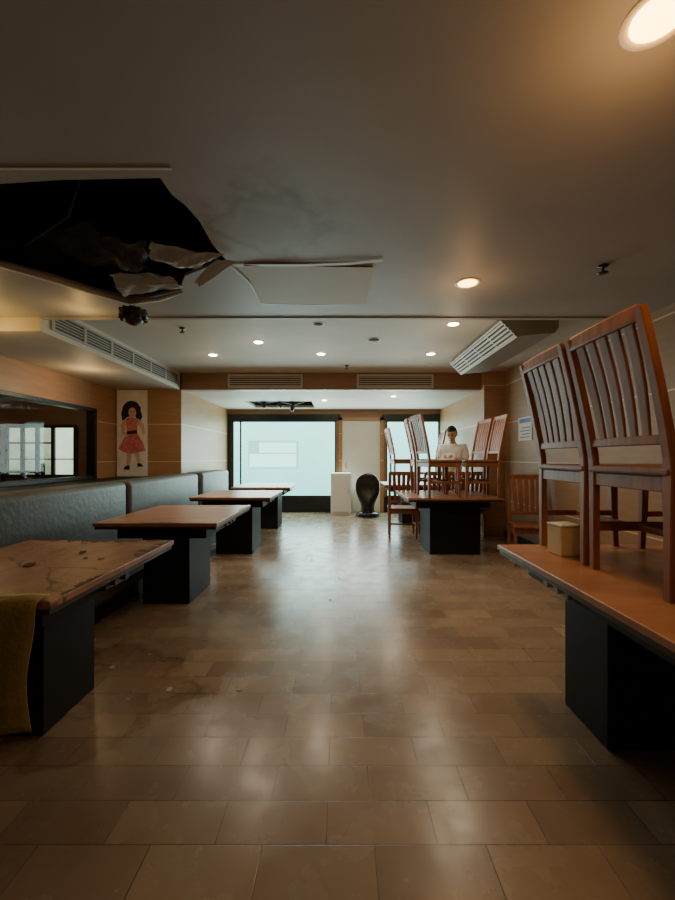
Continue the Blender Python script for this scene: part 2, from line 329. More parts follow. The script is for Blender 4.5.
lip=[cp(-60,250,2.45),cp(0,264,2.43),cp(50,278,2.42),cp(90,291,2.42),cp(130,302,2.425),cp(160,299,2.43),cp(182,292,2.44)]
add_tube(bm,lip,[.05,.045,.04,.04,.035,.03,.015],[.02,.018,.02,.018,.02,.012,.008],n=8)
struct(obj_from_bm(bm,'trim_3',M_ceil2,True),'sagging broken plaster lip along the ceiling hole')
p=boxes('trim_4',[(-.40,.41,-.0,.62,-.004,0)],M_ceil2,bev=.001,loc=(-.20,2.5,ZC-.006)); p.rotation_euler=(math.radians(.3),0,math.radians(1.5))
struct(p,'slightly lowered ceiling access panel')
bm=bmesh.new()
st=[(-.70,2.50,ZC-.003),(-.5,2.485,ZC-.010),(-.2,2.48,ZC-.012),(.05,2.46,ZC-.012),(.26,2.43,ZC-.006)]
rows=[[bm.verts.new(Vector(s)+Vector((0,-.016,0))),bm.verts.new(Vector(s)+Vector((0,.016,0)))] for s in st]
for i in range(len(rows)-1): bm.faces.new((rows[i][0],rows[i+1][0],rows[i+1][1],rows[i][1]))
add_tube(bm,[(-.68,2.50,ZC-.008),(-.62,2.75,ZC-.006),(-.61,3.12,ZC-.004)],.008,.002)
add_tube(bm,[(-.61,3.12,ZC-.004),(-.2,3.15,ZC-.005),(.2,3.12,ZC-.003)],.010,.002)
o=obj_from_bm(bm,'trim_5',M_white,False); struct(o,'loose white peeling strips along the access panel')
struct(boxes('trim_6',[(-2.4,-.70,1.655,1.668,ZC-.004,ZC)],M_white),'white ceiling joint strip')
struct(boxes('baseboard_right',[(XR-.015,XR,YB,6.3,0,.1)],M_black)); struct(boxes('baseboard_left',[(XL,XL+.015,YB,6.43,0,.1)],M_black))

# side room
struct(boxes('wall_side_room',[(-7.1,XL-.12,7.6,7.7,0,2.5),(-7.1,-7.0,2,7.7,0,2.5),(-7.1,XL-.12,1.9,2.0,0,2.5)],M_beam),'dim walls of the adjoining room')
struct(boxes('ceiling_side_room',[(-7.1,XL-.12,1.9,7.7,2.5,2.55)],M_ceil2))
f=struct(boxes('window_3',[(-6.3,-5.0,7.54,7.6,1.80,1.86),(-6.3,-5.0,7.54,7.6,.86,.92)]+[(x-.03,x+.03,7.54,7.6,.9,1.82) for x in (-6.3,-6.0,-5.72,-5.42,-5.0)]+[(-6.3,-5.4,7.55,7.6,1.5,1.53),(-6.3,-5.0,7.55,7.6,1.2,1.22)],M_black),'pale window in the adjoining room')
boxes('glass_pane',[(-6.28,-5.45,7.585,7.595,.92,1.80)],M_sidewin,parent=f)
boxes('glass_pane',[(-5.40,-5.02,7.585,7.595,.92,1.80)],M_sidewin2,parent=f)
bm=bmesh.new()
for i in range(4): add_box(bm,-6.5+.62*i,-6.46+.62*i,6.2,6.24,0,1.15)
add_box(bm,-6.5,-4.6,6.2,6.24,1.0,1.04); add_box(bm,-6.5,-4.6,6.2,6.24,.3,.34)
o=obj_from_bm(bm,'railing',M_black); tag(o,'dark metal railing in the adjoining room','railing')
fr=struct(boxes('window_4',[(XL-.1,XL+.03,2.9,5.88,.93,.98),(XL-.1,XL+.03,2.9,5.88,1.91,1.96),(XL-.1,XL+.03,5.83,5.88,.93,1.96),(XL-.1,XL+.03,2.9,2.95,.93,1.96)],M_black,bev=.004),'wide interior window with a dark frame')
mg=bpy.data.materials.new('clear_glass'); mg.use_nodes=True; nt=mg.node_tree; nt.nodes.clear()
o_=nt.nodes.new('ShaderNodeOutputMaterial'); t_=nt.nodes.new('ShaderNodeBsdfTransparent'); g_=nt.nodes.new('ShaderNodeBsdfGlossy'); g_.inputs['Roughness'].default_value=.03; mx_=nt.nodes.new('ShaderNodeMixShader'); mx_.inputs[0].default_value=.02
nt.links.new(t_.outputs[0],mx_.inputs[1]); nt.links.new(g_.outputs[0],mx_.inputs[2]); nt.links.new(mx_.outputs[0],o_.inputs[0])
boxes('glass_pane',[(XL-.06,XL-.052,2.95,5.83,.98,1.91)],mg,parent=fr)
struct(boxes('trim_7',[(XL,-2.5,YB,6.43,.0,.93)],M_dark,bev=.005),'dark ledge behind the sofas')

# ------------------------------------------------------------------ vents
def vent(name,x0,x1,y,z0,z1,label):
    e=empty(name,((x0+x1)/2,y,z0)); w=(x1-x0)/2; h=z1-z0
    boxes('frame',[(-w,w,-.02,0,0,.03),(-w,w,-.02,0,h-.03,h),(-w,-w+.03,-.02,0,.03,h-.03),(w-.03,w,-.02,0,.03,h-.03)],M_vent,parent=e)
    boxes('back_plate',[(-w+.03,w-.03,-.004,0,.03,h-.03)],M_vdark,parent=e)
    L=[]; k=5
    for i in range(k):
        zz=.03+(h-.06)*(i+.5)/k; L.append((-w+.03,w-.03,-.018,-.004,zz-.007,zz+.007))
    boxes('louvre',L,M_vent,parent=e)
    return tag(e,label,'air vent','air vents in the beam')
vent('air_vent',-1.80,-.6,6.43,2.355,2.575,'long louvred metal air vent set in the wood beam')
vent('air_vent',.27,1.5,6.43,2.355,2.575,'long louvred metal air vent set in the wood beam')
e=empty('air_vent',(-2.57,4.95,2.38))
boxes('frame',[(0,.015,-1.4,1.4,0,.02),(0,.015,-1.4,1.4,.16,.18)]+[(0,.015,yy-.02,yy+.02,.02,.16) for yy in (-1.38,-.93,-.46,0,.46,.93,1.38)],M_vent2,parent=e)
boxes('back_plate',[(0,.004,-1.39,1.39,.02,.16)],M_vdark2,parent=e)
boxes('louvre',[(.004,.012,-1.39,1.39,.02+.028*i-.004,.02+.028*i+.006) for i in range(1,5)],M_vent2,parent=e)
tag(e,'very long slotted air vent along the soffit side','air vent')

# ------------------------------------------------------------------ air conditioner
LA=1.75
e=empty('air_conditioner',(1.54,3.80,2.40))
M_ac=mat('ac_casing_shaded',(0.24,0.215,0.175),0.5)  # colour darkened to stand for the unlit end of the casing
prof=[(0.15,0.0),(0.50,0.03),(0.54,0.08),(0.54,0.20),(0.02,0.20),(0.0,0.18),(0.0,0.15)]
bm=bmesh.new()
ra=[bm.verts.new((x,0,z)) for x,z in prof]; rb=[bm.verts.new((x,LA,z)) for x,z in prof]
for i in range(len(prof)): bm.faces.new((ra[i],ra[(i+1)%7],rb[(i+1)%7],rb[i]))
bm.faces.new(ra[::-1]); bm.faces.new(rb)
obj_from_bm(bm,'casing',M_ac,parent=e)
def slab(bm,s0,s1,y0,y1,off0,off1):
    n=Vector((-1,0,-1)).normalized(); vsx=[]
    for o in (off0,off1):
        for s in (s0,s1):
            for y in (y0,y1):
                q=Vector((.15*s,y,.15*(1-s)))+n*o; vsx.append(bm.verts.new(q))
    a,b,c,d_,e_,f_,g_,h_=vsx
    for q in ((a,b,d_,c),(e_,g_,h_,f_),(a,e_,f_,b),(c,d_,h_,g_),(a,c,g_,e_),(b,f_,h_,d_)): bm.faces.new(q)
bm=bmesh.new(); slab(bm,.04,.96,.04,LA-.04,.0,.004); obj_from_bm(bm,'outlet_slot',M_vdark2,parent=e)
bm=bmesh.new()
for s in (.08,.27,.46,.65,.84): slab(bm,s,s+.09,.0,LA,.004,.016)
for y in (.0,.43,.86,1.29,LA-.02): slab(bm,.0,1.0,y,y+.02,.003,.012)
slab(bm,-.03,.04,0,LA,0,.014); slab(bm,.95,1.02,0,LA,0,.014)
obj_from_bm(bm,'louvre',M_fin,parent=e)
tag(e,'slim ceiling-suspended air conditioner with casing darkened for shade and long louvres','air conditioner')

# ------------------------------------------------------------------ lights
def downlight(x,y,z,rad,lampm,power,col,label,ang=160,halo=0.0,blend=.8,soft=.08,hdrop=.25,hcol=None):
    e=empty('downlight',(x,y,z))
    bm=bmesh.new(); n=32
    pr=[(rad*.85,-.002),(rad*1.08,-.005),(rad*1.15,-.002),(rad*1.15,0.0),(rad*.85,0.0)]
    rings=[[bm.verts.new((r*math.cos(2*math.pi*j/n),r*math.sin(2*math.pi*j/n),zz)) for j in range(n)] for r,zz in pr]
    for i in range(len(pr)):
        for j in range(n): bm.faces.new((rings[i][j],rings[i][(j+1)%n],rings[(i+1)%len(pr)][(j+1)%n],rings[(i+1)%len(pr)][j]))
    obj_from_bm(bm,'trim_ring',M_white,True,parent=e)
    if lampm:
        bm=bmesh.new(); lathe(bm,[(rad*.1,-.014),(rad*.5,-.011),(rad*.85,-.003),(rad*.85,0)],24); obj_from_bm(bm,'lamp_lens',lampm,True,parent=e)
    else:
        bm=bmesh.new(); lathe(bm,[(rad*.1,-.004),(rad*.85,-.003),(rad*.85,0)],24); obj_from_bm(bm,'lamp_lens',M_vdark,True,parent=e)
    if power>0:
        ld=bpy.data.lights.new('lamp','SPOT'); ld.spot_size=math.radians(ang); ld.spot_blend=blend
        ld.energy=power; ld.color=col; ld.shadow_soft_size=soft
        lo=bpy.data.objects.new('lamp_light',ld); COL.objects.link(lo); lo.parent=e; lo.location=(0,0,-.03)
    if halo>0:
        ld=bpy.data.lights.new('halo','POINT'); ld.energy=halo; ld.color=hcol or (col[0],col[1]*.93,col[2]*.8); ld.shadow_soft_size=.08
        lo=bpy.data.objects.new('lamp_halo',ld); COL.objects.link(lo); lo.parent=e; lo.location=(0,0,-hdrop)
    tag(e,label,'light','recessed ceiling downlights')
W=(1,.60,.28); C=(1,.83,.60)
LW='lit warm recessed downlight in the lower ceiling'
downlight(.87,1.09,ZC,.08,M_lampw2,22,W,LW,halo=4,soft=.3,hcol=(1,.5,.16))
downlight(.88,2.76,ZC,.075,M_lampw,32,W,LW,halo=1.8,soft=.15,hcol=(1,.55,.2))
for x,y,hh in ((1.15,4.06,4.0),(-.96,4.70,.8),(-.25,5.24,.8),(1.19,5.24,3.0),(-1.68,5.29,.8)):
    downlight(x,y,2.6,.06,M_lampc,30,C,'lit small recessed downlight in the raised ceiling',halo=hh,soft=.12,hdrop=.25 if hh<1 else .5)  # right-hand lamps carry a stronger, lowered halo added to light the chairs
downlight(.39,4.6,2.6,.075,None,0,C,'unlit round recessed light in the raised ceiling')
downlight(-.22,4.06,2.6,.055,None,0,C,'unlit round recessed light in the raised ceiling')
downlight(-.3,7.6,2.33,.05,M_lampc,22,C,'lit small recessed downlight over the window end',halo=2)
downlight(.95,7.1,2.33,.05,M_lampc,24,C,'lit small recessed downlight over the window end',halo=4,hdrop=.3)
downlight(-1.2,-.8,ZC,.075,M_lampw,6,(1,.8,.6),LW,halo=1.2)  # unseen lamp added behind the camera as fill, modelled as a downlight
def plight(name,loc,e,c,r=.1):
    ld=bpy.data.lights.new(name,'POINT'); ld.energy=e; ld.color=c; ld.shadow_soft_size=r
    lo=bpy.data.objects.new(name,ld); COL.objects.link(lo); lo.location=loc; return lo
plight('side_room_lamp',(-5.2,5.6,2.2),9,(1,.85,.5))
plight('added_warm_glow',(-2.9,3.15,2.22),6,(1,.62,.18),.1)  # invisible point light added to tint the soffit, no fitting behind it
plight('added_warm_glow',(-2.1,3.25,2.30),1.5,(1,.62,.18),.06)  # second invisible light added for the yellow tint at the ceiling edge
plight('added_recess_glow',(-3.1,4.9,2.1),4.5,(1,.66,.28),.1)  # invisible point light added to warm the left recess
ld=bpy.data.lights.new('window_daylight','AREA'); ld.shape='RECTANGLE'; ld.size=4.2; ld.size_y=1.5; ld.energy=115; ld.color=(.80,1,.97)
lo=bpy.data.objects.new('window_daylight',ld); COL.objects.link(lo); lo.location=(-.2,YW-.06,1.25); lo.rotation_euler=(math.radians(-90),0,0)
wd=bpy.data.worlds.new('w'); S.world=wd; wd.use_nodes=True
wd.node_tree.nodes['Background'].inputs[0].default_value=(.6,.7,.8,1); wd.node_tree.nodes['Background'].inputs[1].default_value=.3

def sprinkler(x,y,z):
    e=empty('sprinkler',(x,y,z)); bm=bmesh.new(); lathe(bm,[(.01,-.05),(.03,-.048),(.03,-.044),(.008,-.04),(.008,-.01),(.03,-.008),(.032,0)],16)
    obj_from_bm(bm,'sprinkler_head',M_black,True,parent=e); tag(e,'small dark ceiling sprinkler','sprinkler')
sprinkler(1.65,2.51,ZC); sprinkler(-1.65,4.19,2.6); sprinkler(.1,5.9,2.6)
e=empty('hanging_spotlight',(-1.57,3.04,2.43))
bm=bmesh.new(); add_tube(bm,[(0,0,0),(.01,0,-.02),(.0,-.01,-.05)],.006); obj_from_bm(bm,'cable',M_black,parent=e)
bm=bmesh.new(); lathe(bm,[(.03,-.04),(.075,-.06),(.10,-.085),(.10,-.11),(.075,-.135),(.06,-.16),(.03,-.175),(.01,-.18)],20)
for j in range(10):
    a=j*.628; add_box(bm,.085*math.cos(a)-.012,.085*math.cos(a)+.012,.085*math.sin(a)-.012,.085*math.sin(a)+.012,-.145,-.06,bev=.003)
obj_from_bm(bm,'lamp_housing',mat('grey_metal',(0.14,0.13,0.115),.5,metal=.3,col2=(.03,.03,.03),nscale=30),parent=e)
tag(e,'dark finned lamp dangling from the broken ceiling','lamp')
e=empty('broken_light_fitting',(-1.2,8.1,2.62))
bm=bmesh.new(); add_tube(bm,[(-.64,-.3,-.24),(-.3,-.28,-.31),(0,-.3,-.27),(.3,-.26,-.34),(.62,-.3,-.25)],.02,.016)
add_tube(bm,[(-.3,-.28,0),(-.3,-.28,-.31)],.008); add_tube(bm,[(.3,-.26,0),(.3,-.26,-.34)],.008)
obj_from_bm(bm,'bent_rail',M_black,True,parent=e)
for xx,zz,t in ((-.3,-.34,.3),(.28,-.40,-.2),(.0,-.33,.5)):
    bm=bmesh.new(); add_tube(bm,[(xx,-.28,zz+.07),(xx+.03*t,-.28,zz),(xx+.12*t,-.28,zz-.07)],[.02,.045,.035],n=12); obj_from_bm(bm,'lamp_head',M_black,True,parent=e)
tag(e,'broken black lamp rail drooping from a ceiling opening','light')

# ------------------------------------------------------------------ dining chair
def build_chair():
    e=empty('dining_chair')
    w=.205
    def post(z):
        if z<.46: return .02
        t=(z-.46)/.58; return .02-.115*t**1.25
    for sgn in (-1,1):
        bm=bmesh.new(); zs=[0,.15,.3,.42,.5,.6,.75,.9,1.02]
        add_tube(bm,[(post(z),sgn*(w+.008*z),z) for z in zs],[.016,.018,.02,.022,.022,.021,.020,.019,.018],[.015]*9,square=True)
        obj_from_bm(bm,'leg',M_chair,parent=e)
    for sgn in (-1,1):
        bm=bmesh.new(); add_tube(bm,[(.415,sgn*w*.97,0),(.405,sgn*w*.97,.2),(.40,sgn*w*.97,.43)],[.014,.017,.02],[.014,.017,.02],square=True)
        obj_from_bm(bm,'leg',M_chair,parent=e)
    boxes('apron',[(.03,.40,-w-.009,-w+.012,.375,.43),(.03,.40,w-.012,w+.009,.375,.43),(.39,.412,-w,w,.375,.43),(.01,.03,-w,w,.375,.43)],M_chair,parent=e,bev=.003)
    bm=bmesh.new(); add_box(bm,.0,.44,-w-.02,w+.02,.43,.462,bev=.012,seg=3); obj_from_bm(bm,'seat',M_seat,parent=e)
    boxes('stretcher',[(.03,.40,-w-.005,-w+.009,.17,.20),(.03,.40,w-.009,w+.005,.17,.20),(.20,.22,-w,w,.172,.198)],M_chair,parent=e,bev=.003)
    bm=bmesh.new()
    ps=[]
    for i in range(9):
        t=-1+i/4; ps.append((post(1.0)-.007*(1-t*t),t*(w-.005),1.0))
    add_tube(bm,ps,.010,.030,up=Vector((0,0,1)),square=True)
    ps=[(post(.56)-.004*(1-t*t),t*w,.56) for t in (-1,-.5,0,.5,1)]
    add_tube(bm,ps,.009,.018,square=True)
    for k in range(5):
        t=-.70+k*.35
        zz=(.565,.65,.75,.85,.99)
        pp=[(post(z)-.005*(1-t*t)+.006*math.sin((z-.56)/.44*math.pi),t*w*(.84+.18*(z-.56)/.44),z) for z in zz]
        add_tube(bm,pp,[.019,.022,.025,.026,.025],.005,up=Vector((1,0,0)),square=True)
    obj_from_bm(bm,'backrest',M_chair,parent=e)
    return e
chair=build_chair()
ZT=.751
chair.location=(1.12,1.585,ZT)
tag(chair,'reddish-brown slat-back wooden chair standing on a dark table','chair','wooden slat-back chairs')
L_on='reddish-brown slat-back wooden chair standing on a dark table'
G='wooden slat-back chairs'
copy_thing(chair,(1.125,2.065,ZT),math.radians(-2),L_on,G)
copy_thing(chair,(2.08,1.48,ZT),math.radians(180),L_on+' near the wall',G)
copy_thing(chair,(2.08,2.02,ZT),math.radians(183),L_on+' near the wall',G)
copy_thing(chair,(1.04,5.08,ZT),math.radians(8),L_on,G)
copy_thing(chair,(1.02,5.66,ZT),math.radians(-4),L_on,G)
copy_thing(chair,(1.97,5.10,ZT),math.radians(178),L_on+' near the wall',G)
copy_thing(chair,(1.97,5.66,ZT),math.radians(184),L_on+' near the wall',G)
L_fl='reddish-brown slat-back wooden chair standing on the tiled floor'
copy_thing(chair,(.97,6.13,0),math.radians(86),L_fl+' behind a table',G)
copy_thing(chair,(1.50,6.13,0),math.radians(91),L_fl+' behind a table',G)
copy_thing(chair,(2.02,6.14,0),math.radians(89),L_fl+' behind a table',G)
copy_thing(chair,(2.30,4.92,0),math.radians(-104),L_fl+' beside the wall',G)
copy_thing(chair,(.96,7.44,ZT),math.radians(3),L_on+' near the windows',G)
copy_thing(chair,(1.92,7.75,ZT),math.radians(178),L_on+' near the windows',G)

# ------------------------------------------------------------------ tables
def table(x0,x1,y0,y1,m,ped,label,wide=None):
    cx=(x0+x1)/2; cy=(y0+y1)/2; e=empty('dining_table',(cx,cy,0)); a=(x1-x0)/2; b=(y1-y0)/2
    boxes('tabletop',[(-a,a,-b,b,.722,.75)],m,parent=e,bev=.004,seg=2)
    boxes('edging',[(-a+.01,a-.01,-b+.01,b-.01,.70,.722)],M_edge,parent=e)
    boxes('apron',[(-a+.12,a-.12,-b+.12,b-.12,.61,.70)],M_dark,parent=e,bev=.004)
    for q in ped:
        bm=bmesh.new(); add_box(bm,q[0]-cx,q[1]-cx,q[2]-cy,q[3]-cy,.0,.61,bev=.005)
        obj_from_bm(bm,'pedestal',M_dark,parent=e)
    bm=bmesh.new(); side=-a+.12 if cx>0 else a-.12; s=-1 if cx>0 else 1
    add_box(bm,side-.03,side+.03,b-.55,b-.35,.625,.685,bev=.004)
    add_tube(bm,[(side+s*.02,b-.5,.655),(side+s*.055,b-.5,.655)],.017,n=12); add_tube(bm,[(side+s*.02,b-.41,.655),(side+s*.055,b-.41,.655)],.017,n=12)
    obj_from_bm(bm,'burner_control',M_edge if cx<0 else M_vent,parent=e)
    tag(e,label,'table','dark pedestal restaurant tables')
    return e,a,b
def ragged(e,edge,a,b,t0,t1,dmax,seed,n=26):
    rnd=random.Random(seed); bm=bmesh.new(); o=[]; i_=[]
    for k in range(n+1):
        t=t0+(t1-t0)*k/n; env=max(0.0,math.sin(math.pi*k/n))**.5; dd=.004+dmax*env*rnd.random()
        if edge=='far': o.append((t,b-.003)); i_.append((t,b-.003-dd))
        elif edge=='right': o.append((a-.003,t)); i_.append((a-.003-dd,t))
        else: o.append((t,-b+.003)); i_.append((t,-b+.003+dd))
    ov=[bm.verts.new((x,y,.7512)) for x,y in o]; iv=[bm.verts.new((x,y,.7512)) for x,y in i_]
    for k in range(n): bm.faces.new((ov[k],ov[k+1],iv[k+1],iv[k]))
    obj_from_bm(bm,'exposed_core',M_core,parent=e)
e1,a1,b1=table(-1.87,-1.0,1.38,2.41,M_table2,[(-1.70,-1.33,1.79,2.17)],'worn orange-brown laminate table with peeling edges and black pedestal')
ragged(e1,'far',a1,b1,-.38,a1-.01,.09,3); ragged(e1,'right',a1,b1,.10,b1-.01,.09,5); ragged(e1,'right',a1,b1,-.45,-.2,.04,6,12); ragged(e1,'near',a1,b1,-.2,a1-.01,.035,7,16)
LT='orange-brown laminate table with black pedestal beside grey sofa'
e2,a2,b2=table(-1.87,-.93,3.02,4.16,M_table,[(-1.68,-1.28,3.4,3.95)],LT)
ragged(e2,'near',a2,b2,-.1,.2,.03,8,12); ragged(e2,'right',a2,b2,.1,.5,.04,9,14)
table(-1.87,-.86,4.95,6.02,M_table,[(-1.6,-1.13,5.15,5.7)],LT)
table(-1.80,-.82,6.6,7.75,M_table,[(-1.5,-1.08,6.95,7.45)],LT)
table(.90,2.15,1.0,2.29,M_table,[(1.14,2.0,1.70,2.03)],'orange-brown laminate table with black pedestal carrying stacked chairs')
table(.83,2.00,4.88,6.0,M_table,[(1.15,1.80,5.12,5.75)],'orange-brown laminate table with black pedestal carrying several chairs')
table(.80,2.0,7.2,8.1,M_table,[(1.15,1.7,7.4,7.9)],'orange-brown laminate table with black pedestal near the windows')

e=empty('tissue_box',(1.16,2.065,.75),math.radians(8))
boxes('box_body',[(-.06,.06,-.055,.055,0,.145)],M_tan,parent=e,bev=.006,seg=2)
boxes('box_lid',[(-.063,.063,-.058,.058,.145,.158)],M_paper,parent=e,bev=.004)
tag(e,'small cream square tissue box on a table','tissue box')

# cloth
bm=bmesh.new(); g=[]
nu,nv=20,22
for i in range(nu+1):
    row=[]
    x=-1.52+.48*i/nu
    for j in range(nv+1):
        t=j/nv*0.56
        if t<.06: y=1.372+(.06-t); z=.757+.003*math.sin(i*.8)
        elif t<.12:
            a=(t-.06)/.06*math.pi/2; y=1.372-.022*math.sin(a); z=.757-.03*(1-math.cos(a))
        else: y=1.35-.018*(1+math.sin(i*.75+t*2))*(t-.12)*1.6; z=.727-(t-.12)*(.92+.03*math.sin(i*.6))
        row.append(bm.verts.new((x+.012*math.sin(t*12),y,z)))
    g.append(row)
for i in range(nu):
    for j in range(nv): bm.faces.new((g[i][j],g[i+1][j],g[i+1][j+1],g[i][j+1]))
o=obj_from_bm(bm,'tablecloth',M_cloth,True); md=o.modifiers.new('s','SOLIDIFY'); md.thickness=.003; md.offset=1
tag(o,'ochre yellow cloth draped over the edge of a worn table','cloth')

def scrap(name,pts,z,lift,m,label,cat):
    bm=bmesh.new(); k=len(pts); c=Vector((sum(p[0] for p in pts)/k,sum(p[1] for p in pts)/k))
    vc=bm.verts.new((0,0,.002)); ring=[bm.verts.new((p[0]-c.x,p[1]-c.y,.002+lift*(.4+.6*((i*7)%3)/2))) for i,p in enumerate(pts)]
    for i in range(k): bm.faces.new((vc,ring[i],ring[(i+1)%k]))
    o=obj_from_bm(bm,name,m,loc=(c.x,c.y,z)); md=o.modifiers.new('s','SOLIDIFY'); md.thickness=.002
    return tag(o,label,cat)
for i in range(12):
    x=-1.75+.68*random.random(); y=1.6+.72*random.random(); r=.010+.02*random.random()
    scrap('laminate_chip',[(x+r*math.cos(a*1.26)*(.5+.8*random.random()),y+r*math.sin(a*1.26)*(.5+.8*random.random())) for a in range(5)],.752,.004,M_debris if i%3==0 else M_core,'small laminate chip lying on a worn table','debris')
for i,(px,py) in enumerate([(112,668),(150,655),(170,690),(205,640),(128,700),(95,640),(240,690),(330,600),(312,560),(420,590)]):
    dd=F*H/(py-VY); x=(px-VX)*dd/F; r=.010+.012*random.random()
    scrap('floor_scrap',[(x+r*math.cos(a*1.26)*(.6+.6*random.random()),dd+r*math.sin(a*1.26)*(.6+.6*random.random())) for a in range(5)],0,.004,M_debris,'small pale plaster scrap on the tiled floor','debris')

# ------------------------------------------------------------------ sofas
def sofa(y0,y1,xb,label):
    e=empty('bench_sofa',(xb,(y0+y1)/2,0)); b=(y1-y0)/2-.008
    boxes('base',[(-.28,.34,-b+.01,b-.01,0,.14)],M_black,parent=e)
    bm=bmesh.new(); add_box(bm,-.02,.40,-b,b,.14,.44,bev=.045,seg=4); obj_from_bm(bm,'seat',M_sofa,True,parent=e)
    bm=bmesh.new(); add_box(bm,-.30,.0,-b,b,.14,1.0,bev=.055,seg=5)
    obj_from_bm(bm,'backrest',M_sofa,True,parent=e)
    return tag(e,label,'sofa','grey upholstered bench sofas')
ls='dark grey leatherette bench sofa with rounded high backrest'
sofa(.1,2.1,-2.17,ls); sofa(2.1,4.1,-2.17,ls); sofa(4.12,6.16,-2.17,ls); sofa(6.45,8.0,-2.22,ls)

# ------------------------------------------------------------------ painting
e=empty('painting',(-3.33,6.428,.94))
boxes('canvas',[(-.24,.24,-.03,0,0,1.38)],mat('painting_ground',(.90,.89,.86),.6,col2=(.76,.75,.72),nscale=5),parent=e,bev=.003)
def flat(name,pts,m,y=-.033):
    bm=bmesh.new(); bm.faces.new([bm.verts.new((x,y,z)) for x,z in pts]); return obj_from_bm(bm,name,m,parent=e)
def ell(cx,cz,rx,rz,n=20): return [(cx+rx*math.cos(2*math.pi*i/n),cz+rz*math.sin(2*math.pi*i/n)) for i in range(n)]
def wob(pts,sd,a=.006):
    out=[]; n=len(pts)
    for i in range(n):
        p=pts[i]; q=pts[(i+1)%n]
        for k in range(3):
            t=k/3; x=p[0]+(q[0]-p[0])*t; z=p[1]+(q[1]-p[1])*t
            out.append((x+a*noise.noise(Vector((x*25,z*25,sd))),z+a*noise.noise(Vector((x*25,z*25,sd+7)))))
    return out
flat('painted_hair',wob([(-.07,.95),(-.15,.88),(-.17,1.0),(-.14,1.13),(-.07,1.20),(.02,1.21),(.09,1.18),(.14,1.10),(.17,.95),(.12,.86),(.05,.96)],1,.014),M_hair,-.0325)
flat('painted_face',ell(.01,1.02,.062,.082),M_pink,-.035)
flat('painted_eye',ell(-.014,1.035,.013,.010,8),M_hair,-.036); flat('painted_eye',ell(.036,1.035,.013,.010,8),M_hair,-.036)
flat('painted_mouth',ell(.01,.975,.014,.007,8),M_red,-.036)
flat('painted_dress',wob([(-.05,.94),(.06,.94),(.11,.92),(.09,.80),(.08,.70),(.17,.56),(.22,.42),(.10,.38),(-.01,.36),(-.13,.39),(-.21,.44),(-.14,.58),(-.07,.70),(-.08,.80),(-.10,.92)],2,.014),M_red,-.034)
flat('painted_sash',wob([(-.075,.72),(.085,.74),(.09,.69),(-.08,.67)],3),M_hair,-.0345)
flat('painted_arm',wob([(-.10,.92),(-.18,.82),(-.16,.68),(-.07,.62),(-.06,.66),(-.12,.72),(-.11,.80),(-.08,.84)],4),M_pink,-.036)
flat('painted_arm',wob([(.11,.92),(.19,.84),(.22,.70),(.18,.66),(.14,.78),(.09,.84)],5),M_pink,-.036)
flat('painted_leg',wob([(-.07,.46),(.0,.45),(-.01,.28),(-.04,.16),(-.08,.16),(-.08,.30)],6),M_pink,-.0335)
flat('painted_leg',wob([(.03,.45),(.10,.46),(.13,.32),(.14,.20),(.10,.20),(.06,.32)],7),M_pink,-.0335)
flat('painted_shoe',wob([(-.09,.17),(-.03,.17),(-.03,.11),(-.13,.11),(-.12,.14)],8),M_hair,-.036)
flat('painted_shoe',wob([(.09,.21),(.15,.21),(.19,.16),(.09,.15)],9),M_hair,-.036)
tag(e,'tall narrow painting of a girl in a pinkish-red dress','painting')

e=empty('notice_board',(XR,5.6,1.48))
boxes('board',[(-.012,0,-.2,.2,0,.33)],M_paper,parent=e); boxes('printed_header',[(-.014,-.012,-.17,.17,.25,.31)],M_blue,parent=e)
boxes('printed_lines',[(-.014,-.012,-.16,.14-.05*(i%2),.04+.045*i,.055+.045*i) for i in range(4)],M_blue,parent=e)
tag(e,'small white notice with blue print on the wall','notice')

e=empty('storage_cabinet',(.02,8.78,0))
boxes('body',[(-.22,.22,-.15,.25,0,.90)],M_white,parent=e,bev=.006)
dd=boxes('door',[(-.205,.205,-.168,-.15,.06,.86)],M_paper,parent=e,bev=.004); boxes('handle',[(.15,.17,-.185,-.168,.45,.55)],M_vent,parent=dd,bev=.002)
tag(e,'small white cabinet standing in front of the door','cabinet')
e=empty('sculpture',(.58,8.42,0))
bm=bmesh.new()
keys=[(0.05,.17,.16),(0.12,.145,.14),(.20,.13,.125),(.28,.15,.13),(.38,.20,.135),(.50,.245,.13),(.60,.258,.12),(.70,.255,.11),(.78,.232,.10),(.85,.185,.09),(.895,.11,.07),(.918,.04,.03)]
rings=[]
for z,rx,ry in keys:
    ring=[]
    for j in range(40):
        a=2*math.pi*j/40; c_=math.cos(a); s_=math.sin(a)
        y=ry*s_
        if s_<0 and .3<z<.88: y+=.075*(1-c_*c_)*math.sin((z-.3)/.58*math.pi)   # concave front of the hood
        ring.append(bm.verts.new((rx*c_,y-.05*c_*c_*max(0,z-.3),z)))
    rings.append(ring)
for i in range(len(rings)-1):
    for j in range(40): bm.faces.new((rings[i][j],rings[i][(j+1)%40],rings[i+1][(j+1)%40],rings[i+1][j]))
bm.faces.new(rings[0][::-1]); bm.faces.new(rings[-1])
o=obj_from_bm(bm,'hood',M_glaze,True,parent=e); md=o.modifiers.new('s','SUBSURF'); md.levels=1; md.render_levels=2
bm=bmesh.new(); lathe(bm,[(.22,0),(.245,.02),(.25,.045),(.235,.075),(.19,.095),(.15,.10)],36,sy=.85)
obj_from_bm(bm,'coiled_base',M_glaze,True,parent=e)
tag(e,'smooth glossy black hood-shaped ornament on a low base','ornament')

